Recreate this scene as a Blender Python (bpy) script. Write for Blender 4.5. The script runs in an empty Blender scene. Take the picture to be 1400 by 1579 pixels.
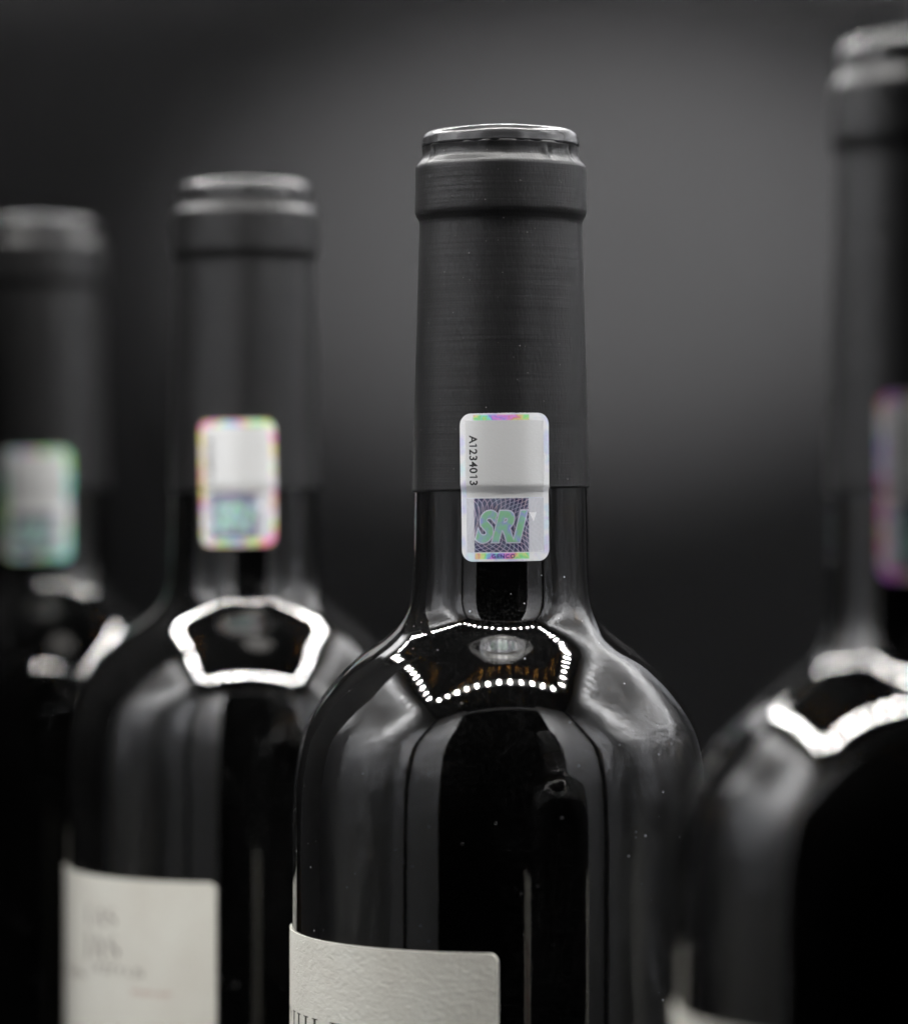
import bpy, bmesh, math, random
from mathutils import Vector, Matrix
random.seed(7)
S = bpy.context.scene
C = S.collection
MM = 0.001
# ------------------------------------------------------------------ camera
K = 5400.0                                   # distance in photo pixels
CAM_Z = 235.9
cd = bpy.data.cameras.new("camera")
cam = bpy.data.objects.new("camera", cd); C.objects.link(cam)
cam.location = (0, 0, CAM_Z * MM)
cam.rotation_euler = (math.radians(90 - 0.366), 0, 0)
cd.lens = 100; cd.sensor_fit = 'VERTICAL'; cd.sensor_height = 100 * 1579 / K; cd.sensor_width = 24
cd.clip_start = 0.01; cd.clip_end = 20
cd.dof.use_dof = True; cd.dof.focus_distance = 0.6065; cd.dof.aperture_fstop = 5.8; cd.dof.aperture_blades = 0
S.camera = cam
# ------------------------------------------------------------------ world, exposure
w = bpy.data.worlds.new("World"); S.world = w; w.use_nodes = True
w.node_tree.nodes["Background"].inputs[0].default_value = (0.5, 0.55, 0.6, 1)
w.node_tree.nodes["Background"].inputs[1].default_value = 0.0015
S.view_settings.view_transform = 'Standard'; S.view_settings.look = 'None'
S.view_settings.exposure = 0; S.view_settings.gamma = 1
cy = S.cycles
cy.use_denoising = True
try: cy.denoiser = 'OPENIMAGEDENOISE'
except Exception: pass
cy.max_bounces = 12; cy.transmission_bounces = 8; cy.glossy_bounces = 6; cy.diffuse_bounces = 4
cy.sample_clamp_indirect = 6; cy.caustics_reflective = True; cy.caustics_refractive = True
cy.blur_glossy = 0.3
# added spot that brightens the middle of the backdrop
LED_POWER = 840.0
def spot(name, loc, target, power, size, blend, radius, col=(1, 1, 1)):
    l = bpy.data.lights.new(name, 'SPOT'); l.energy = power; l.spot_size = math.radians(size); l.spot_blend = blend
    l.shadow_soft_size = radius; l.color = col
    o = bpy.data.objects.new(name, l); C.objects.link(o)
    o.location = Vector(loc) * MM
    o.rotation_euler = (Vector(target) - Vector(loc)).to_track_quat('-Z', 'Y').to_euler()
    return o
bl = spot("added_backdrop_spot", (85, 500, 415), (34, 895, 298), 86, 20, 1.0, 0.012, (1, 0.99, 0.97)); bl.scale = (1.7, 1, 1)

# ------------------------------------------------------------------ node helpers
class N:
    def __init__(s, name):
        s.m = bpy.data.materials.new(name); s.m.use_nodes = True
        s.t = s.m.node_tree; s.b = s.t.nodes["Principled BSDF"]; s.out = s.t.nodes["Material Output"]
    def new(s, typ, **kw):
        n = s.t.nodes.new(typ)
        for k, v in kw.items():
            setattr(n, k, v)
        return n
    def link(s, a, b): s.t.links.new(a, b)
    def put(s, sock, v):
        if hasattr(v, "is_output") or isinstance(v, bpy.types.NodeSocket): s.link(v, sock)
        else: sock.default_value = v
    def math(s, op, a, b=0.0, c=0.0, clamp=False):
        n = s.new('ShaderNodeMath', operation=op); n.use_clamp = clamp
        s.put(n.inputs[0], a); s.put(n.inputs[1], b)
        if op in ('MULTIPLY_ADD', 'COMPARE', 'SMOOTH_MIN'): s.put(n.inputs[2], c)
        return n.outputs[0]
    def mix(s, f, a, b, mode='MIX'):
        n = s.new('ShaderNodeMix', data_type='RGBA', blend_type=mode)
        s.put(n.inputs[0], f); s.put(n.inputs[6], a); s.put(n.inputs[7], b)
        return n.outputs[2]
    def mixf(s, f, a, b):
        n = s.new('ShaderNodeMix', data_type='FLOAT')
        s.put(n.inputs[0], f); s.put(n.inputs[2], a); s.put(n.inputs[3], b)
        return n.outputs[0]
    def coord(s, kind='Object'): return s.new('ShaderNodeTexCoord').outputs[kind]
    def mapping(s, vec, scale=(1, 1, 1), loc=(0, 0, 0), rot=(0, 0, 0)):
        n = s.new('ShaderNodeMapping'); s.link(vec, n.inputs[0])
        n.inputs['Scale'].default_value = scale; n.inputs['Location'].default_value = loc; n.inputs['Rotation'].default_value = rot
        return n.outputs[0]
    def noise(s, vec, scale, detail=3, rough=0.5, dist=0.0):
        n = s.new('ShaderNodeTexNoise'); s.link(vec, n.inputs['Vector'])
        n.inputs['Scale'].default_value = scale; n.inputs['Detail'].default_value = detail
        n.inputs['Roughness'].default_value = rough; n.inputs['Distortion'].default_value = dist
        return n.outputs[0]
    def ramp(s, v, *stops):
        n = s.new('ShaderNodeValToRGB'); s.link(v, n.inputs[0]); e = n.color_ramp.elements
        while len(e) < len(stops): e.new(0.5)
        for i, (p, c) in enumerate(stops):
            e[i].position = p; e[i].color = (c, c, c, 1) if not isinstance(c, tuple) else (*c, 1)
        return n.outputs[0]
    def bump(s, h, dist, strength=1.0, prev=None):
        n = s.new('ShaderNodeBump'); s.link(h, n.inputs['Height'])
        n.inputs['Distance'].default_value = dist; n.inputs['Strength'].default_value = strength
        if prev is not None: s.link(prev, n.inputs['Normal'])
        return n.outputs[0]
    def specks(s, vec, scale, size, keep):
        """tiny dust points: one per voronoi cell, only some of the cells"""
        v = s.new('ShaderNodeTexVoronoi'); s.link(vec, v.inputs['Vector']); v.inputs['Scale'].default_value = scale
        near = s.math('LESS_THAN', v.outputs['Distance'], size)
        sep = s.new('ShaderNodeSeparateColor'); s.link(v.outputs['Color'], sep.inputs[0])
        return s.math('MULTIPLY', near, s.math('LESS_THAN', sep.outputs[0], keep))
    def seti(s, **kw):
        for k, v in kw.items():
            s.put(s.b.inputs[k.replace('_', ' ')], v)

def simple(name, col, rough=0.5, metal=0.0, **kw):
    n = N(name); n.seti(Base_Color=(*col, 1), Roughness=rough, Metallic=metal, **kw); return n

# ------------------------------------------------------------------ materials
def mat_glass():
    n = N("dark_bottle_glass"); oc = n.coord()
    big = n.noise(n.mapping(oc, (1, 1, 0.55)), 75, 2, 0.5, 0.4)
    mid = n.noise(oc, 420, 2, 0.5)
    fine = n.noise(oc, 1900, 3, 0.6)
    b = n.bump(big, 0.00002, 1.0); b = n.bump(mid, 0.000007, 1.0, b); b = n.bump(fine, 0.0000055, 1.0, b)
    patch = n.ramp(n.noise(oc, 30, 4, 0.6, 0.5), (0.42, 0.0), (0.7, 1.0))
    n.seti(Base_Color=(0.0075, 0.0038, 0.0007, 1), IOR=1.52, Transmission_Weight=1.0, Normal=b)
    n.seti(Roughness=n.mixf(patch, 0.012, 0.03))
    # dust sitting on the glass
    d = n.new('ShaderNodeBsdfDiffuse'); d.inputs[0].default_value = (0.5, 0.5, 0.5, 1)
    sp = n.math('MAXIMUM', n.specks(oc, 300, 0.05, 0.35), n.specks(oc, 720, 0.065, 0.12))
    film = n.math('MULTIPLY', n.ramp(n.noise(oc, 2600, 2, 0.6), (0.50, 0.0), (0.72, 1.0)), n.math('MULTIPLY', patch, 0.03))
    f = n.math('MAXIMUM', n.math('MULTIPLY', sp, 0.8), n.math('ADD', film, 0.0012))
    mx = n.new('ShaderNodeMixShader'); n.link(f, mx.inputs[0]); n.link(n.b.outputs[0], mx.inputs[1]); n.link(d.outputs[0], mx.inputs[2])
    n.link(mx.outputs[0], n.out.inputs[0])
    return n.m
def mat_wine():
    n = N("red_wine_behind_glass"); oc = n.coord()
    b = n.bump(n.noise(oc, 260, 3, 0.6, 0.3), 0.00004)
    n.seti(Base_Color=(0.0012, 0.0006, 0.0004, 1), Roughness=0.02, IOR=1.45, Specular_Tint=(1.0, 0.75, 0.35, 1), Normal=b)
    return n.m
def mat_capsule():
    n = N("matte_black_capsule"); oc = n.coord()
    sx = n.new('ShaderNodeSeparateXYZ'); n.link(oc, sx.inputs[0]); z = sx.outputs[2]
    top = n.math('MULTIPLY_ADD', z, 1 / 0.004, -(0.2938 / 0.004), clamp=True)   # tightly shrunk, shinier over the lip
    grain = n.noise(n.mapping(oc, (1, 1, 0.25)), 2600, 2, 0.6)
    ring = n.noise(n.mapping(oc, (0.02, 0.02, 1)), 900, 3, 0.65)
    wav = n.noise(n.mapping(oc, (0.5, 0.5, 1)), 130, 2, 0.5)
    b = n.bump(grain, 0.00004); b = n.bump(ring, 0.00007, 1.0, b); b = n.bump(wav, 0.00002, 1, b)
    sp = n.math('MAXIMUM', n.specks(oc, 700, 0.07, 0.25), n.specks(oc, 1500, 0.09, 0.05))
    col = n.mix(n.ramp(n.noise(oc, 90, 4, 0.6), (0.3, 0.0), (0.7, 1.0)), (0.006, 0.006, 0.0063, 1), (0.009, 0.009, 0.009, 1))
    n.seti(Base_Color=n.mix(n.math('MULTIPLY', sp, 0.5), col, (0.45, 0.44, 0.42, 1)),
           Roughness=n.mixf(top, 0.40, 0.26), Specular_IOR_Level=0.30, Normal=b)
    return n.m
def mat_disc():
    n = N("glossy_black_capsule_top"); oc = n.coord()
    b = n.bump(n.noise(oc, 130, 2, 0.5, 0.3), 0.00010); b = n.bump(n.noise(oc, 1500, 2, 0.5), 0.00001, 1, b)
    n.seti(Base_Color=(0.02, 0.02, 0.021, 1), Roughness=0.22, Specular_IOR_Level=0.38, Normal=b); return n.m
def mat_paper():
    n = N("felt_marked_label_paper"); oc = n.coord()
    felt = n.noise(n.mapping(oc, (1, 1, 1.7), rot=(0.3, 0.5, 0.2)), 700, 3, 0.55, 0.8)
    fib = n.noise(oc, 3000, 2, 0.6)
    b = n.bump(felt, 0.00011); b = n.bump(fib, 0.000012, 1, b)
    col = n.mix(n.ramp(n.noise(oc, 60, 3, 0.6), (0.35, 0.0), (0.65, 1.0)), (0.59, 0.57, 0.505, 1), (0.64, 0.63, 0.565, 1))
    n.seti(Base_Color=col, Roughness=0.75, Specular_IOR_Level=0.25, Normal=b); return n.m
def mat_seal(name, off, warm):
    """silver hologram foil; UV is in millimetres from the lower left corner (16 x 26.2)"""
    n = N(name); uv = n.coord('UV')
    s = n.new('ShaderNodeSeparateXYZ'); n.link(uv, s.inputs[0]); u, v = s.outputs[0], s.outputs[1]
    W, H = 16.0, 25.5
    def band(x, a, b_, soft=0.05):
        lo = n.math('MULTIPLY_ADD', x, 1 / soft, -a / soft, clamp=True); hi = n.math('MULTIPLY_ADD', x, -1 / soft, b_ / soft, clamp=True)
        return n.math('MULTIPLY', lo, hi)
    def rect(a, b_, c, d, soft=0.05): return n.math('MULTIPLY', band(u, a, b_, soft), band(v, c, d, soft))
    panel = rect(0.95, 15.0, H - 14.6, H - 1.2, 0.12)
    holo = rect(0.95, 15.0, H - 23.95, H - 14.6, 0.08)
    strip = rect(2.4, 12.2, 0.3, 1.55, 0.2)
    topst = rect(2.4, 12.4, H - 1.35, H - 0.15, 0.25)
    nz = n.noise(n.mapping(uv, (1, 1, 0), loc=(off * 7.1, off * 3.3, 0)), 0.35, 3, 0.6, 0.6)
    # diffraction colour: a sequence along the edge that wanders with the foil's own unevenness
    hue = n.math('FRACT', n.math('ADD', n.math('MULTIPLY', u, 0.13), n.math('MULTIPLY_ADD', nz, 1.8, off)))
    def hsv(h, sat, val):
        c = n.new('ShaderNodeCombineColor', mode='HSV'); n.put(c.inputs[0], h); n.put(c.inputs[1], sat); n.put(c.inputs[2], val); return c.outputs[0]
    rain = hsv(hue, 0.62, 0.85)
    patchy = n.ramp(n.noise(n.mapping(uv, (1, 1, 0), loc=(off * 3.7 + 4, off * 9.1, 0)), 0.28, 2, 0.5), (0.47 - 0.06 * warm, 0.06), (0.60 - 0.08 * warm, 1.0))
    pal = hsv(n.math('FRACT', n.math('MULTIPLY_ADD', nz, 0.6 + 1.2 * warm, 0.38 + off)), n.math('MULTIPLY', patchy, 0.2 + 0.55 * warm), 0.95)
    base = n.mix(n.math('MAXIMUM', strip, topst), pal, rain)
    wr = n.noise(n.mapping(uv, (1, 1.6, 1)), 1.6, 3, 0.55)
    base = n.mix(panel, base, (0.80, 0.80, 0.79, 1))
    # guilloche: three families of curved lines
    def rings(cx, cy, k, wob):
        du = n.math('SUBTRACT', u, cx); dv = n.math('SUBTRACT', v, cy)
        r = n.math('SQRT', n.math('ADD', n.math('MULTIPLY', du, du), n.math('MULTIPLY', dv, dv)))
        a = n.math('ARCTAN2', dv, du)
        w_ = n.math('MULTIPLY', n.math('SINE', n.math('MULTIPLY', a, 9.0)), wob)
        x = n.math('SINE', n.math('MULTIPLY', n.math('ADD', r, w_), k))
        return n.math('SUBTRACT', 1.0, n.math('MULTIPLY', n.math('ABSOLUTE', x), 2.4), clamp=True)
    def diag(cu, cv, wob, ph):
        x = n.math('ADD', n.math('MULTIPLY', u, cu), n.math('MULTIPLY', v, cv))
        y = n.math('ADD', n.math('MULTIPLY', u, -cv), n.math('MULTIPLY', v, cu))
        x = n.math('ADD', x, n.math('MULTIPLY', n.math('SINE', n.math('MULTIPLY_ADD', y, 0.16, ph)), wob))
        return n.math('SUBTRACT', 1.0, n.math('MULTIPLY', n.math('ABSOLUTE', n.math('SINE', x)), 2.3), clamp=True)
    g = n.math('MAXIMUM', diag(3.6, 1.3, 5.0, 0.0), n.math('MULTIPLY', diag(3.4, -1.9, 6.0, 1.0), 0.8)) if True else n.math('MAXIMUM', rings(3.0, 6.5, 4.3, 0.5), n.math('MAXIMUM', rings(13.2, 7.5, 4.3, 0.5), rings(8.0, -2.5, 5.0, 0.25)), clamp=True)
    gh = hsv(n.math('FRACT', n.math('MULTIPLY_ADD', n.noise(uv, 0.5, 2), 1.2, 0.25 + off)), 0.4, 0.85)
    ground = n.mix(n.ramp(n.noise(uv, 0.45, 2), (0.4, 0.0), (0.62, 1.0)), (0.045, 0.045, 0.12, 1), (0.15, 0.17, 0.25, 1))  # dark tone put into the colour for the front opening's reflection
    hcol = n.mix(g, ground, n.mix(0.5, gh, (0.85, 0.85, 0.88, 1)))
    wall_refl = n.math('SUBTRACT', 1.0, band(u, 2.35, 12.15, 0.1))  # pale sides painted in, as the walls reflect in the foil
    hcol = n.mix(n.math('MULTIPLY', wall_refl, 0.85), hcol, (0.85, 0.86, 0.9, 1))
    base = n.mix(holo, base, hcol)
    metal = n.mixf(panel, n.mixf(holo, 0.2, 0.4), 0.4)
    b = n.bump(wr, 0.00002)
    n.seti(Base_Color=base, Metallic=metal, Roughness=n.mixf(panel, 0.26, 0.33), Normal=b,
           Coat_Weight=0.35, Coat_Roughness=0.08)
    return n.m
def mat_holo_letters():
    n = N("green_hologram_lettering"); uv = n.coord('UV')
    nz = n.noise(uv, 0.55, 2, 0.5)
    c = n.ramp(nz, (0.40, (0.30, 0.62, 0.36)), (0.50, (0.32, 0.62, 0.48)), (0.64, (0.38, 0.44, 0.78)))
    n.seti(Base_Color=c, Metallic=0.35, Roughness=0.3); return n.m
def mat_silver(name="crinkled_silver_lining", rough=0.29):
    n = N(name); oc = n.coord()
    cr = n.noise(oc, 9, 4, 0.55, 0.3); cr2 = n.noise(oc, 45, 3, 0.6, 0.5)
    b = n.bump(cr, 0.008); b = n.bump(cr2, 0.0002, 1, b)
    n.seti(Base_Color=(0.88, 0.89, 0.92, 1), Metallic=1.0, Roughness=rough, Normal=b); return n.m
def mat_backdrop():
    n = N("matte_dark_backdrop_sheet"); oc = n.coord()
    b = n.bump(n.noise(oc, 900, 3, 0.6), 0.00003)
    n.seti(Base_Color=(0.0042, 0.0042, 0.0045, 1), Roughness=0.75, Specular_IOR_Level=0.06, Normal=b); return n.m
M = dict(glass=mat_glass(), wine=mat_wine(), cap=mat_capsule(), disc=mat_disc(), paper=mat_paper(),
         silver=mat_silver(), silver_front=mat_silver('brushed_silver_front_lining', 0.42), sheet=mat_backdrop(), holo=mat_holo_letters(),
         holo_edge=simple("pale_hologram_outline", (0.72, 0.72, 0.85), 0.3, 0.4).m,
         black_ink=simple("black_ink", (0.012, 0.012, 0.012), 0.6).m,
         blue_ink=simple("dark_violet_ink", (0.03, 0.015, 0.16), 0.5).m,
         brown_ink=simple("dark_brown_ink", (0.05, 0.028, 0.016), 0.7).m,
         red_ink=simple("russet_ink", (0.28, 0.07, 0.03), 0.7).m,
         label_ink=simple("label_black_ink", (0.02, 0.022, 0.012), 0.6).m,
         tri=simple("bright_foil_mark", (0.95, 0.95, 0.97), 0.35, 0.2).m,
         black=simple("black_fabric", (0.006, 0.006, 0.007), 0.9).m,
         pcb=simple("white_led_strip_board", (0.55, 0.55, 0.55), 0.5).m)
def mat_emit(name, col, strength, lobe=0.0):
    n = N(name); e = n.new('ShaderNodeEmission'); e.inputs[0].default_value = (*col, 1)
    if lobe:      # a real diode's beam: strongest straight ahead
        g = n.new('ShaderNodeNewGeometry'); d = n.new('ShaderNodeVectorMath', operation='DOT_PRODUCT')
        n.link(g.outputs['Normal'], d.inputs[0]); n.link(g.outputs['Incoming'], d.inputs[1])
        p = n.math('MULTIPLY_ADD', n.math('POWER', n.math('MAXIMUM', d.outputs['Value'], 0.0), lobe), 1.0, 0.0)
        n.link(n.math('MULTIPLY', p, strength), e.inputs[1])
    else: e.inputs[1].default_value = strength
    n.link(e.outputs[0], n.out.inputs[0]); return n.m
M['led'] = mat_emit("white_led_emitter", (1.0, 0.985, 0.96), LED_POWER, 1.3)
M['hatch'] = mat_emit("hatch_room_glow", (1.0, 0.97, 0.92), 2.2)  # glow standing in for room light above the hatch

# ------------------------------------------------------------------ mesh helpers (millimetres in, metres out)
def link_mesh(name, me, mat, parent=None, smooth=True):
    me.materials.clear(); me.materials.append(mat)
    for p in me.polygons: p.use_smooth = smooth
    o = bpy.data.objects.new(name, me); C.objects.link(o)
    if parent: o.parent = parent
    return o
def mesh_from(name, vs, fs, uvs=None):
    me = bpy.data.meshes.new(name); me.from_pydata([tuple(c * MM for c in v) for v in vs], [], fs)
    if uvs:
        ul = me.uv_layers.new(name="UVMap")
        for lp in me.loops: ul.data[lp.index].uv = uvs[lp.vertex_index]
    me.update(); return me
def catmull(pts, sub=5):
    out = []
    for i in range(len(pts) - 1):
        p0 = pts[max(i - 1, 0)]; p1 = pts[i]; p2 = pts[i + 1]; p3 = pts[min(i + 2, len(pts) - 1)]
        for k in range(sub):
            t = k / sub
            out.append(tuple(0.5 * ((2 * p1[j]) + (-p0[j] + p2[j]) * t + (2 * p0[j] - 5 * p1[j] + 4 * p2[j] - p3[j]) * t * t
                       + (-p0[j] + 3 * p1[j] - 3 * p2[j] + p3[j]) * t ** 3) for j in range(2)))
    out.append(pts[-1]); return out
def lathe(name, prof, seg=160, fn=None):
    """prof: (r, z) from bottom up / outside in order; fn(r, z, a) -> (r, z)"""
    vs, fs, idx = [], [], []
    for r, z in prof:
        if r < 1e-6:
            idx.append([len(vs)] * seg); vs.append((0, 0, z)); continue
        row = []
        for k in range(seg):
            a = 2 * math.pi * k / seg
            rr, zz = fn(r, z, a) if fn else (r, z)
            row.append(len(vs)); vs.append((rr * math.sin(a), -rr * math.cos(a), zz))
        idx.append(row)
    for i in range(len(prof) - 1):
        for k in range(seg):
            q = [idx[i][k], idx[i][(k + 1) % seg], idx[i + 1][(k + 1) % seg], idx[i + 1][k]]
            f = []
            for x in q:
                if x not in f: f.append(x)
            if len(f) > 2: fs.append(f)
    return mesh_from(name, vs, fs)
def on_cyl(u, v, R, az0):
    """u, v in mm on a cylinder of radius R, u = 0 at azimuth az0 (0 faces the camera)"""
    a = az0 + u / R
    if R < 20:        # the seal steps down from the capsule's edge on to the glass
        t = max(0.0, min(1.0, (236.1 - v) / 0.9)); R -= 0.27 * t * t * (3 - 2 * t)
    return (R * math.sin(a), -R * math.cos(a), v)
def curved_patch(name, W, H, rad, R, az0, z0, th, nu=40, tilt=0.0, rough_edge=0.0):
    """label with rounded corners bent round a cylinder; u in [-W/2, W/2], v in [0, H]; a solid sheet"""
    us = []
    for k in range(9): us.append(-W / 2 + rad * (1 - math.cos(math.pi / 2 * k / 8)))
    m = nu
    for k in range(1, m): us.append(-W / 2 + rad + (W - 2 * rad) * k / m)
    for k in range(9): us.append(W / 2 - rad * (1 - math.cos(math.pi / 2 * (8 - k) / 8)))
    def inset(u):
        d = min(u + W / 2, W / 2 - u)
        return rad - math.sqrt(max(0.0, rad * rad - (rad - d) ** 2)) if d < rad else 0.0
    rows = 8 if H > 40 else 44
    vs, uvs, fs = [], [], []
    rnd = random.Random(3)
    ct, st = math.cos(tilt), math.sin(tilt)
    for layer in (0, 1):
        for u in us:
            i = inset(u); e = rnd.uniform(-1, 1) * rough_edge
            for r in range(rows + 1):
                v = i + (H - 2 * i) * r / rows + (e if r == rows and abs(u) < W * 0.3 else 0)
                uu = u * ct - (v - H / 2) * st; vv = (v - H / 2) * ct + u * st
                vs.append(on_cyl(uu, z0 + vv, R + (th if layer == 0 else 0), az0)); uvs.append((u + W / 2, v))
    n = len(us); q = (rows + 1)
    L = n * q
    for i in range(n - 1):
        for r in range(rows):
            a, b, c, d = i * q + r, (i + 1) * q + r, (i + 1) * q + r + 1, i * q + r + 1
            fs.append((a, b, c, d)); fs.append((L + d, L + c, L + b, L + a))
        a, b = i * q, (i + 1) * q; fs.append((b, a, L + a, L + b))
        a, b = i * q + rows, (i + 1) * q + rows; fs.append((a, b, L + b, L + a))
    for r in range(rows):
        fs.append((r, r + 1, L + r + 1, L + r))
        a = (n - 1) * q + r; fs.append((a + 1, a, L + a, L + a + 1))
    me = mesh_from(name, vs, fs, uvs)
    me.shade_smooth() if hasattr(me, 'shade_smooth') else None
    return me
def sharpen(me, ang=40):
    bm = bmesh.new(); bm.from_mesh(me)
    for e in bm.edges:
        if len(e.link_faces) == 2 and e.calc_face_angle(0) > math.radians(ang): e.smooth = False
    bm.to_mesh(me); bm.free()
def bend(bm, R, az0, z0, off, step, rot=0.0):
    """cut a flat bmesh (mm, x right, y up) into strips and wrap it on the cylinder"""
    xs = [v.co.x for v in bm.verts]
    if not xs: return
    lo, hi = min(xs), max(xs); k = math.ceil((lo + 1e-4) / step)
    while k * step < hi:
        bmesh.ops.bisect_plane(bm, geom=bm.verts[:] + bm.edges[:] + bm.faces[:], plane_co=(k * step, 0, 0), plane_no=(1, 0, 0)); k += 1
    ul = bm.loops.layers.uv.verify()
    for f in bm.faces:
        for l in f.loops: l[ul].uv = (l.vert.co.x, l.vert.co.y)
    for v in bm.verts:
        p = on_cyl(v.co.x, z0 + v.co.y, R + off, az0); v.co = Vector(p) * MM
def text_bm(txt, size, shear=0.0, bold=0.0, rot=0.0, at=(0, 0), spacing=1.0, xs=1.0):
    cu = bpy.data.curves.new("txt", 'FONT'); cu.body = txt; cu.size = size; cu.shear = shear; cu.offset = bold
    cu.space_character = spacing; cu.align_x = 'CENTER'; cu.align_y = 'CENTER'; cu.resolution_u = 4
    o = bpy.data.objects.new("txt", cu); C.objects.link(o)
    bpy.context.view_layer.update()
    me = bpy.data.meshes.new_from_object(o.evaluated_get(bpy.context.evaluated_depsgraph_get()))
    bm = bmesh.new(); bm.from_mesh(me)
    bpy.data.objects.remove(o); bpy.data.curves.remove(cu); bpy.data.meshes.remove(me)
    cs = [v.co.copy() for v in bm.verts]
    cx = (min(c.x for c in cs) + max(c.x for c in cs)) / 2; cyy = (min(c.y for c in cs) + max(c.y for c in cs)) / 2
    R_ = Matrix.Rotation(rot, 3, 'Z')
    for v in bm.verts:
        p = R_ @ Vector(((v.co.x - cx) * xs, v.co.y - cyy, 0)); v.co = Vector((p.x + at[0], p.y + at[1], 0))
    return bm
def poly_bm(polys):
    bm = bmesh.new()
    for p in polys:
        vv = [bm.verts.new((x, y, 0)) for x, y in p]; bm.faces.new(vv)
    bmesh.ops.triangulate(bm, faces=bm.faces[:])
    return bm
def finish(bm, name, mat, parent):
    bmesh.ops.recalc_face_normals(bm, faces=bm.faces[:])
    for f in bm.faces:           # make all faces look outwards
        c = f.calc_center_median(); n = f.normal
        if n.x * c.x + n.y * c.y < 0: f.normal_flip()
    me = bpy.data.meshes.new(name); bm.to_mesh(me); bm.free()
    return link_mesh(name, me, mat, parent, smooth=False)

# ------------------------------------------------------------------ the bottle's outline, read off the photograph
PX = 0.11444
def pz(y): return 300 - (y - 192) * PX
glass_px = [(1500, 321.5), (1307, 321.5), (1260, 321.0), (1235, 320.0), (1210, 318.6), (1187, 316.5), (1165, 313.2), (1144, 308.5), (1125, 303.3), (1110, 296.6),
            (1096, 289.0), (1082, 280.4), (1067, 270.0), (1053, 258.7), (1040, 247.4), (1029, 237.0), (1018, 226.0), (1008, 214.5), (998, 200.5), (988, 185.5), (978, 171.5), (968, 160.0), (957, 151.0),
            (947, 145.5), (938, 141.8), (926, 138.8), (910, 137.0), (890, 135.6), (860, 134.6), (820, 133.8), (760, 133.0), (600, 130.0), (350, 122.0)]
gp = [(r * PX, pz(y)) for y, r in glass_px]
def smooth(pts, sig=1.3):
    """even out a profile r(z): gaussian mean of r along z, ends kept"""
    zs = sorted(pts, key=lambda p: p[1])
    def rr(z):
        if z <= zs[0][1]: return zs[0][0]
        if z >= zs[-1][1]: return zs[-1][0] + (zs[-1][0] - zs[-3][0]) / (zs[-1][1] - zs[-3][1]) * (z - zs[-1][1])
        for a, b in zip(zs, zs[1:]):
            if a[1] <= z <= b[1]: return a[0] + (b[0] - a[0]) * (z - a[1]) / max(b[1] - a[1], 1e-9)
    out = []; z = zs[0][1]; st = 0.6
    while z < zs[-1][1]:
        ws = [(math.exp(-0.5 * (k * 0.3 / sig) ** 2), rr(z + k * 0.3)) for k in range(-12, 13)]
        out.append((sum(a * b for a, b in ws) / sum(a for a, _ in ws), z))
        z += st if 185 < z < 225 else 3.0
    out.append(zs[-1]); return out
outer = [(0, 4.0), (20, 1.2), (32, 0.0), (35.5, 1.0), (36.8, 5.0), (36.79, 60.0), (36.79, 110.0)] + smooth(catmull(gp, 6))
lip = [(13.9, pz(340)), (14.4, pz(325)), (14.4, pz(265)), (13.4, pz(250)), (13.0, pz(235)), (13.0, pz(215)), (12.2, pz(208)), (9.6, pz(207))]
inner_neck = [(9.3, pz(212)), (9.4, 235)]
glass_prof = outer + lip + inner_neck
# inside of the glass, under the wine
wall = []
for r, z in reversed(catmull(gp, 2)):
    if z < 232: wall.append((r - (2.9 if z < 190 else 3.6), z - (0.9 if 200 < z < 216 else 0)))
glass_prof += [(11.3, 233)] + wall + [(33.8, 100), (33.8, 8), (20, 9), (0, 22)]
ME_glass = lathe("glass", glass_prof, 192)
wine_prof = [(0, 22.3), (20, 9.3), (33.5, 8.4), (33.5, 100)] + [(r - 0.25, z) for r, z in reversed(wall)] + [(10.8, 236), (0, 236)]
wine_prof = [p for i, p in enumerate(wine_prof)]
ME_wine = lathe("wine", wine_prof, 128)
# capsule sleeve
def cap_fn(r, z, a):
    t = max(0.0, min(1.0, (260 - z) / 24.0))
    z2 = z + 0.42 * math.sin(a) * t
    k = max(0.0, min(1.0, (z - 292.5) / 2.0))
    r2 = r + k * (0.10 * math.sin(3 * a + 1) + 0.06 * math.sin(11 * a + 0.4) + 0.05 * math.sin(23 * a)) * (1 if z < 296 else 0.6)
    # two little creases where the sleeve was shrunk over the lip
    for a0, wd in ((math.radians(33), 0.05), (math.radians(-62), 0.035), (math.radians(58), 0.03), (math.radians(140), 0.05)):
        d = (a - a0 + math.pi) % (2 * math.pi) - math.pi
        d2 = (a - a0 - 0.06 + (z - 294) * 0.02 + math.pi) % (2 * math.pi) - math.pi
        bell = math.exp(-((z - 294.1) / 0.9) ** 2)
        r2 += 0.42 * math.exp(-(d / wd) ** 2) * bell - 0.35 * math.exp(-(d2 / (wd * 0.7)) ** 2) * bell
    r2 += 0.007 * math.sin(z * 1.9 + 2 * a + 1.5 * math.sin(z * .31)) * (1 if z < 275 else 0.2)
    return r2, z2
cap_px = [(756, 136.3), (748, 136.0), (700, 134.6), (640, 133.0), (560, 130.9), (480, 128.6), (420, 126.9), (380, 125.7), (358, 125.1), (347, 125.0), (341, 126.6), (336, 129.6), (331, 131.6), (326, 132.0), (300, 131.6), (275, 131.3), (263, 131.2), (259, 130.6), (255.5, 128.0), (251, 123.6), (247, 120.8), (242, 119.4), (236, 119.2), (231, 119.8), (227, 120.6)]
cap = [(r * PX, pz(y)) for y, r in cap_px]
capf = []
for (r0, z0), (r1, z1) in zip(cap, cap[1:]):
    k = max(1, int((z1 - z0) / 0.35))
    for i in range(k): capf.append((r0 + (r1 - r0) * i / k, z0 + (z1 - z0) * i / k))
capf.append(cap[-1])
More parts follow.
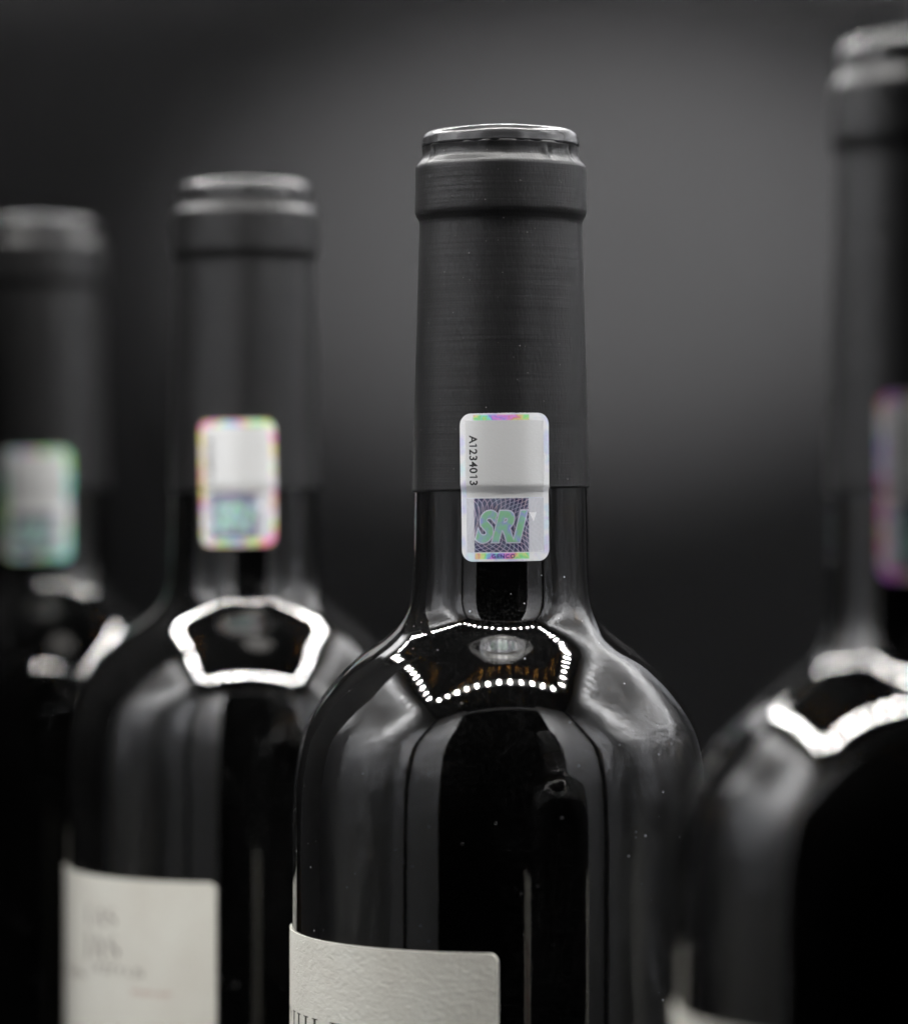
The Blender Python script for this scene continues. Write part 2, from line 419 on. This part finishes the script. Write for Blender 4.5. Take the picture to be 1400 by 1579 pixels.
ME_cap = lathe("capsule", [(136.3 * PX - 0.28, pz(756))] + capf + [(13.3, pz(225.5))], 360, cap_fn)
# glossy top disc with a slightly wavy shoulder
def disc_fn(r, z, a):
    k = min(1.0, r / 11.0)
    return r + 0.05 * math.sin(7 * a) * k, z + k * (0.07 * math.sin(2 * a + 0.5) + 0.05 * math.sin(5 * a + 2)) * (1 if z > 296.8 else 0.3)
disc_px = [(229, 120.2), (226, 121.6), (223.5, 121.2), (220, 120.6), (215, 119.6), (211, 117.6), (207.5, 114.2), (204.8, 109), (203, 102), (202.2, 94.0), (202.4, 80), (204, 60), (205, 30)]
ME_disc = lathe("top_disc", catmull([(r * PX, pz(y)) for y, r in disc_px], 3) + [(0, pz(205))], 240, disc_fn)
for me in (ME_cap, ME_disc): pass

def prop(o, **kw):
    for k, v in kw.items(): o[k] = v
    return o
R_SEAL = 15.78
def rc(x0, y0, x1, y1): return [(x0, y0), (x1, y0), (x1, y1), (x0, y1)]
def add_seal(root, az, z_mid, tilt, off, warm):
    W, H = 16.0, 25.5
    me = curved_patch("security_seal", W, H, 2.05, R_SEAL, az, z_mid, 0.09, 44, tilt, 0.05); sharpen(me)
    seal = link_mesh("security_seal", me, mat_seal("hologram_seal_foil", off, warm), root)
    z0 = z_mid; ro = Matrix.Rotation(tilt, 3, 'Z')
    def place(bm, nm, mt, offs):
        for v in bm.verts:
            v.co = ro @ v.co
        bend(bm, R_SEAL, az, z0, 0.09 + offs, 0.5); return finish(bm, nm, mt, seal)
    def c(u, vtop): return (u - W / 2, H / 2 - vtop)
    sb = bmesh.new(); R90 = Matrix.Rotation(-math.pi / 2, 3, 'Z'); org = Vector((*c(2.45, 8.2), 0))
    for i, ch in enumerate("A1234013"):
        x = (i - 3.5) * 1.07
        if ch == '1':
            g = poly_bm([rc(x - 0.03, -0.69, x + 0.2, 0.69), [(x - 0.32, 0.32), (x - 0.03, 0.47), (x - 0.03, 0.69), (x + 0.0, 0.69), (x - 0.32, 0.50)]])
        else: g = text_bm(ch, 1.95, 0, 0.05, 0, (x, 0))
        tm = bpy.data.meshes.new("t"); g.to_mesh(tm); g.free(); sb.from_mesh(tm); bpy.data.meshes.remove(tm)
    for vv in sb.verts: vv.co = R90 @ vv.co + org
    place(sb, "serial_number", M['black_ink'], 0.012)
    place(text_bm("SRI", 7.0, 0.32, 0.52, 0, c(7.25, 19.5), 1.06, 0.84), "logo_outline", M['holo_edge'], 0.012)
    place(text_bm("SRI", 7.0, 0.32, 0.30, 0, c(7.25, 19.5), 1.06, 0.84), "logo_lettering", M['holo'], 0.024)
    place(text_bm("GENCO", 0.95, 0, 0.02, 0, c(7.5, 24.6), 1.12, 1.15), "maker_lettering", M['blue_ink'], 0.012)
    t = c(12.9, 17.9)
    place(poly_bm([[(t[0] - 0.75, t[1] + 0.8), (t[0] + 0.65, t[1] + 0.8), (t[0] + 0.1, t[1] - 0.8)]]), "triangle_mark", M['tri'], 0.012)
    return seal

# serif capitals, unit cap height 1, as polygons
def serif_stem(x, w=0.13, s=0.1):
    return [rc(x, 0.03, x + w, 0.97), rc(x - s, 0.97, x + w + s, 1.0), rc(x - s, 0.0, x + w + s, 0.03)]
def glyph(ch):
    if ch == 'H': return serif_stem(0.1) + serif_stem(0.62) + [rc(0.23, 0.49, 0.62, 0.525)], 0.95
    if ch == 'I': return serif_stem(0.1), 0.43
    if ch == 'L': return serif_stem(0.1) + [rc(0.33, 0.0, 0.66, 0.03), [(0.6, 0.03), (0.66, 0.03), (0.69, 0.26), (0.665, 0.26)]], 0.8
    if ch == 'E': return serif_stem(0.1) + [rc(0.33, 0.0, 0.66, 0.03), rc(0.33, 0.97, 0.63, 1.0), rc(0.23, 0.5, 0.5, 0.53),
                                            [(0.6, 0.03), (0.66, 0.03), (0.69, 0.24), (0.665, 0.24)], [(0.57, 0.97), (0.605, 0.77), (0.63, 0.77), (0.63, 0.97)]], 0.8
    if ch == 'C':
        P = []
        n = 22
        for k in range(n):
            a0 = math.radians(48 + (312 - 48) * k / n); a1 = math.radians(48 + (312 - 48) * (k + 1) / n)
            def o(a): return (0.5 + 0.45 * math.cos(a), 0.5 + 0.52 * math.sin(a))
            def i(a): return (0.515 + 0.33 * math.cos(a), 0.5 + 0.485 * math.sin(a))
            P.append([i(a0), o(a0), o(a1), i(a1)])
        P.append([(0.80, 0.88), (0.83, 0.66), (0.86, 0.66), (0.86, 0.98)])
        return P, 1.0
    if ch == 'A': return [[(0.02, 0.0), (0.07, 0.0), (0.44, 0.9), (0.42, 1.0)], [(0.66, 0.0), (0.82, 0.0), (0.46, 1.02), (0.42, 1.0), (0.40, 0.87)],
                          rc(0.2, 0.33, 0.62, 0.365), rc(-0.03, 0.0, 0.17, 0.03), rc(0.58, 0.0, 0.9, 0.03)], 0.95
    if ch == 'J': return serif_stem(0.2)[:2] + [[(0.33, 0.1), (0.2, 0.1), (0.15, -0.1), (0.0, -0.2), (0.2, -0.15)]], 0.5
    if ch == 'S':
        P = []
        def sp(t):
            if t < 0.5:
                a = math.radians(40 + 230 * t * 2); return (0.33 + 0.23 * math.cos(a), 0.75 + 0.25 * math.sin(a))
            a = math.radians(90 - 230 * (t - 0.5) * 2); return (0.33 + 0.26 * math.cos(a), 0.25 + 0.25 * math.sin(a))
        n = 24
        for k in range(n):
            x0, y0 = sp(k / n); x1, y1 = sp((k + 1) / n)
            if abs(x1 - x0) + abs(y1 - y0) < 1e-6: continue
            wd = 0.02 + 0.055 * math.sin(math.pi * (k + 0.5) / n)
            P.append([(x0 - wd, y0 - wd * 0.5), (x0 + wd, y0 + wd * 0.5), (x1 + wd, y1 + wd * 0.5), (x1 - wd, y1 - wd * 0.5)])
        return P, 0.72
def serif_word(txt, h, x0, ytop, gap=0.14):
    P = []; x = x0
    for ch in txt:
        pl, w_ = glyph(ch)
        for p in pl: P.append([(x + a * h, ytop - h + b * h) for a, b in p])
        x += (w_ + gap) * h
    return P, x
R_LAB = 36.86
def add_label(root, az_l, az_r, z_top, z_bot, marks, extra=None):
    R = R_LAB; a0, a1 = math.radians(az_l), math.radians(az_r); W = (a1 - a0) * R; H = z_top - z_bot; am = (a0 + a1) / 2
    me = curved_patch("paper_label", W, H, 1.6, R, am, (z_top + z_bot) / 2, 0.32, 120); sharpen(me)
    lab = link_mesh("paper_label", me, M['paper'], root)
    for nm, polys, mt in marks:          # polygons in mm: x from the label's right edge, y down from the label's top
        bm = poly_bm([[(x + W / 2, y) for x, y in p] for p in polys])
        bend(bm, R, am, z_top, 0.32 + 0.015, 1.5)
        finish(bm, nm, mt, lab)
    return lab
def make_bottle(x, dist, label, seal, lab, n):
    root = bpy.data.objects.new("wine_bottle", None); C.objects.link(root)
    root.location = (x * MM, dist * MM, 0.4 * MM); root.empty_display_size = 0.02
    prop(root, label=label, category="wine bottle", group="sealed wine bottles in a diagonal row")
    link_mesh("glass", ME_glass, M['glass'], root)
    link_mesh("wine", ME_wine, M['wine'], root)
    cp = link_mesh("capsule", ME_cap, M['cap'], root)
    link_mesh("top_disc", ME_disc, M['disc'], cp)
    add_seal(root, *seal)
    add_label(root, *lab)
    return root
def pos(xpx, d): return (xpx - 700) * d / K
rnd = random.Random(11)
def tiny_line(x0, x1, y, h):       # a row of small print, too small and blurred to read
    P = []; x = x0
    while x < x1:
        w_ = rnd.uniform(0.25, 0.5) * h
        P.append(rc(x, y - h * rnd.choice((1, 0.72, 0.72)), x + w_ * 0.5, y)); P.append(rc(x + w_ * 0.5, y - h * 0.18, x + w_ * 1.3, y)) if rnd.random() < .5 else P.append(rc(x + w_ * .5, y - h * .75, x + w_ * 1.3, y - h * .57))
        x += w_ * 1.9 + (h * 0.5 if rnd.random() < 0.15 else 0)
    return P
RAD = math.radians
D = [493.0, 618.0, 722.0, 819.0]
XC = [pos(1446, D[0]), pos(772, D[1]), pos(379, D[2]), pos(66, D[3])]
chile, _ = serif_word("CHILE", 6.2, 0, 0)
chile = [[(x - 56.0, y - 13.6) for x, y in p] for p in chile]
las, _ = serif_word("LAS", 3.6, 0, 0); las = [[(x - 32.0, y - 6.2) for x, y in p] for p in las]
jas, _ = serif_word("JAS", 4.6, 0, 0); jas = [[(x - 32.5, y - 11.6) for x, y in p] for p in jas]
make_bottle(XC[1], D[1], "sharply focused dark wine bottle in the centre, its seal and serial number readable",
            (RAD(2.2), pz(752), RAD(0.7), -0.08, 0.05), (-112, -1.2, 158.5, 60.0, [("lettering", chile, M['label_ink'])]), 0)
make_bottle(XC[0], D[0], "blurred nearest wine bottle, tallest in view and cut off by the right edge",
            (RAD(-9.5), pz(752), RAD(0.3), 0.62, 1.0), (-110, 160, 162.5, 60.0, [("russet_print", [rc(-173.0 + 2, -62, -173.0 + 4.5, -12)], M['red_ink'])]), 1)
make_bottle(XC[2], D[2], "blurred wine bottle directly left of the sharp one, pale label with faint print",
            (RAD(-3.0), pz(744), RAD(1.0), 0.81, 0.95),
            (-118, -5.5, 158.5, 60.0, [("lettering", las + jas, M['brown_ink']),
                                      ("small_print", tiny_line(-46, -33, -19.6, 1.5) + tiny_line(-29, -15.5, -17.6, 1.9), M['brown_ink']),
                                      ("fine_print", tiny_line(-18, -9.5, -21.8, 1.0), M['red_ink']),
                                      ("russet_print", [rc(-55.5, -21, -52.5, -13)], M['red_ink'])]), 2)
make_bottle(XC[3], D[3], "farthest wine bottle, nearly lost in the dark at the left edge",
            (RAD(2), pz(785), RAD(0.3), 0.13, 0.9), (-150, -12, 158.5, 60.0, [("russet_print", [rc(-92, -62, -89, -12)], M['red_ink'])]), 3)

# ------------------------------------------------------------------ backdrop sheet: lies on the floor and sweeps up behind
def sweep():
    pts = [(472, 0.4), (600, 0.4), (740, 0.4), (840, 0.4)]
    R = 55
    for k in range(1, 13):
        a = math.pi / 2 * k / 12; pts.append((840 + R * math.sin(a), 0.4 + R * (1 - math.cos(a))))
    for k in range(1, 13): pts.append((895 + 3 * math.sin(k * 0.5), 55.4 + (376 - 55.4) * k / 12))
    xs = [-195 + 360 * i / 30 for i in range(31)]
    vs, fs = [], []
    for y, z in pts:
        for x in xs: vs.append((x, y + (1.5 * math.sin(x * 0.02) if z > 60 else 0), z))
    n = len(xs)
    for i in range(len(pts) - 1):
        for j in range(n - 1): fs.append((i * n + j, i * n + j + 1, (i + 1) * n + j + 1, (i + 1) * n + j))
    me = mesh_from("backdrop", vs, fs); o = link_mesh("backdrop", me, M['sheet'])
    md = o.modifiers.new("thickness", 'SOLIDIFY'); md.thickness = 0.0006; md.offset = -1
    o["kind"] = "structure"
sweep()

# ------------------------------------------------------------------ the light box round the bottles (seen in their reflections)
def box_me(name, x0, x1, y0, y1, z0, z1):
    vs = [(x, y, z) for z in (z0, z1) for y in (y0, y1) for x in (x0, x1)]
    fs = [(0, 2, 3, 1), (4, 5, 7, 6), (0, 1, 5, 4), (1, 3, 7, 5), (3, 2, 6, 7), (2, 0, 4, 6)]
    return mesh_from(name, vs, fs)
BX0, BX1, BY0, BY1, BZ = -240, 218, 440, 1045, 560
box = bpy.data.objects.new("light_box", None); C.objects.link(box); box["kind"] = "structure"
YAW = math.radians(5.0)
pv = Vector((0, 0.69, 0)); box.rotation_euler = (0, 0, YAW); box.location = pv - Matrix.Rotation(YAW, 3, 'Z') @ pv + Vector((-0.013, 0, 0))
def panel(name, m, *d): return link_mesh(name, box_me(name, *d), M[m], box, smooth=False)
OPEN = 112            # half width of the front opening
OPEN_X = -6
panel("side_panel", 'silver', BX0 - 4, BX0, BY0, BY1, 0, BZ)
panel("side_panel", 'silver', BX1, BX1 + 4, BY0, BY1, 0, BZ)
panel("back_panel", 'silver', BX0, BX1, BY1, BY1 + 4, 0, BZ)
panel("floor_panel", 'black', BX0 - 4, BX1 + 4, BY0 - 4, BY1 + 4, -4, 0)
panel("front_panel", 'silver_front', BX0 + 6, OPEN_X - OPEN, BY0 - 4, BY0, 0, BZ - 4)
panel("front_panel", 'silver_front', OPEN_X + OPEN, BX1 - 6, BY0 - 4, BY0, 0, BZ - 4)
panel("front_beam", 'silver_front', OPEN_X - OPEN, OPEN_X + OPEN, BY0 - 4, BY0, BZ - 44, BZ - 26)
for x in (BX0, BX1): panel("corner_seam", 'black', x - 7, x + 7, BY0 - 5, BY0 + 7, 0, BZ)
panel("ceiling_panel", 'black', BX0 - 4, BX1 + 4, BY0 - 4, BY1 + 4, BZ, BZ + 4)
RX0, RX1, RY0, RY1 = -190, 165, 540, 1010
ZL = BZ - 12
led_prof = [(0, -1.2), (1.6, -1.05), (2.4, -0.6), (2.7, 0.0)]
ME_led = lathe("led", [(3.9, 0.0), (3.9, -0.8), (3.4, -1.3), (0, -1.5)], 12)
def strip(x0, y0, x1, y1, n):
    hx, hy = (10, 0) if x0 == x1 else (0, 10)
    st = link_mesh("led_strip", box_me("led_strip", min(x0, x1) - hx, max(x0, x1) + hx, min(y0, y1) - hy, max(y0, y1) + hy, ZL, ZL + 2), M['pcb'], box, False)
    for k in range(n):
        t = (k + 0.5) / n
        o = link_mesh("led", ME_led, M['led'], st)
        o.scale = (1.7, 1.0, 1) if x0 == x1 else (1.0, 1.9, 1)
        o.location = ((x0 + (x1 - x0) * t) * MM, (y0 + (y1 - y0) * t) * MM, (ZL - 0.2) * MM)
strip(RX0, RY0, RX1, RY0, 12); strip(RX0, RY1, RX1, RY1, 12)
strip(RX0 - 11, RY0 + 11, RX0 - 11, RY1 - 11, 14); strip(RX1 + 11, RY0 + 11, RX1 + 11, RY1 - 11, 14)
# round viewing hatch in mid ceiling: a glowing disc stands in for room light through it
hd = lathe("hatch_glow_disc", [(42, BZ - 1), (42, BZ - 3), (0, BZ - 3)], 48)
h = link_mesh("hatch_glow_disc", hd, M['hatch'], box, False); h.location = (0.008, 0.705, 0)

# black flags added in the box, unseen from the camera, to keep its far left corner dark
def flag(nm, *d):
    o = link_mesh(nm, box_me(nm, *d), M['black'], None, smooth=False); o["kind"] = "structure"
flag("added_black_flag", -215, -97, 700, 702, 2, 385)
flag("added_black_flag", -152, -150, 706, 888, 2, 385)
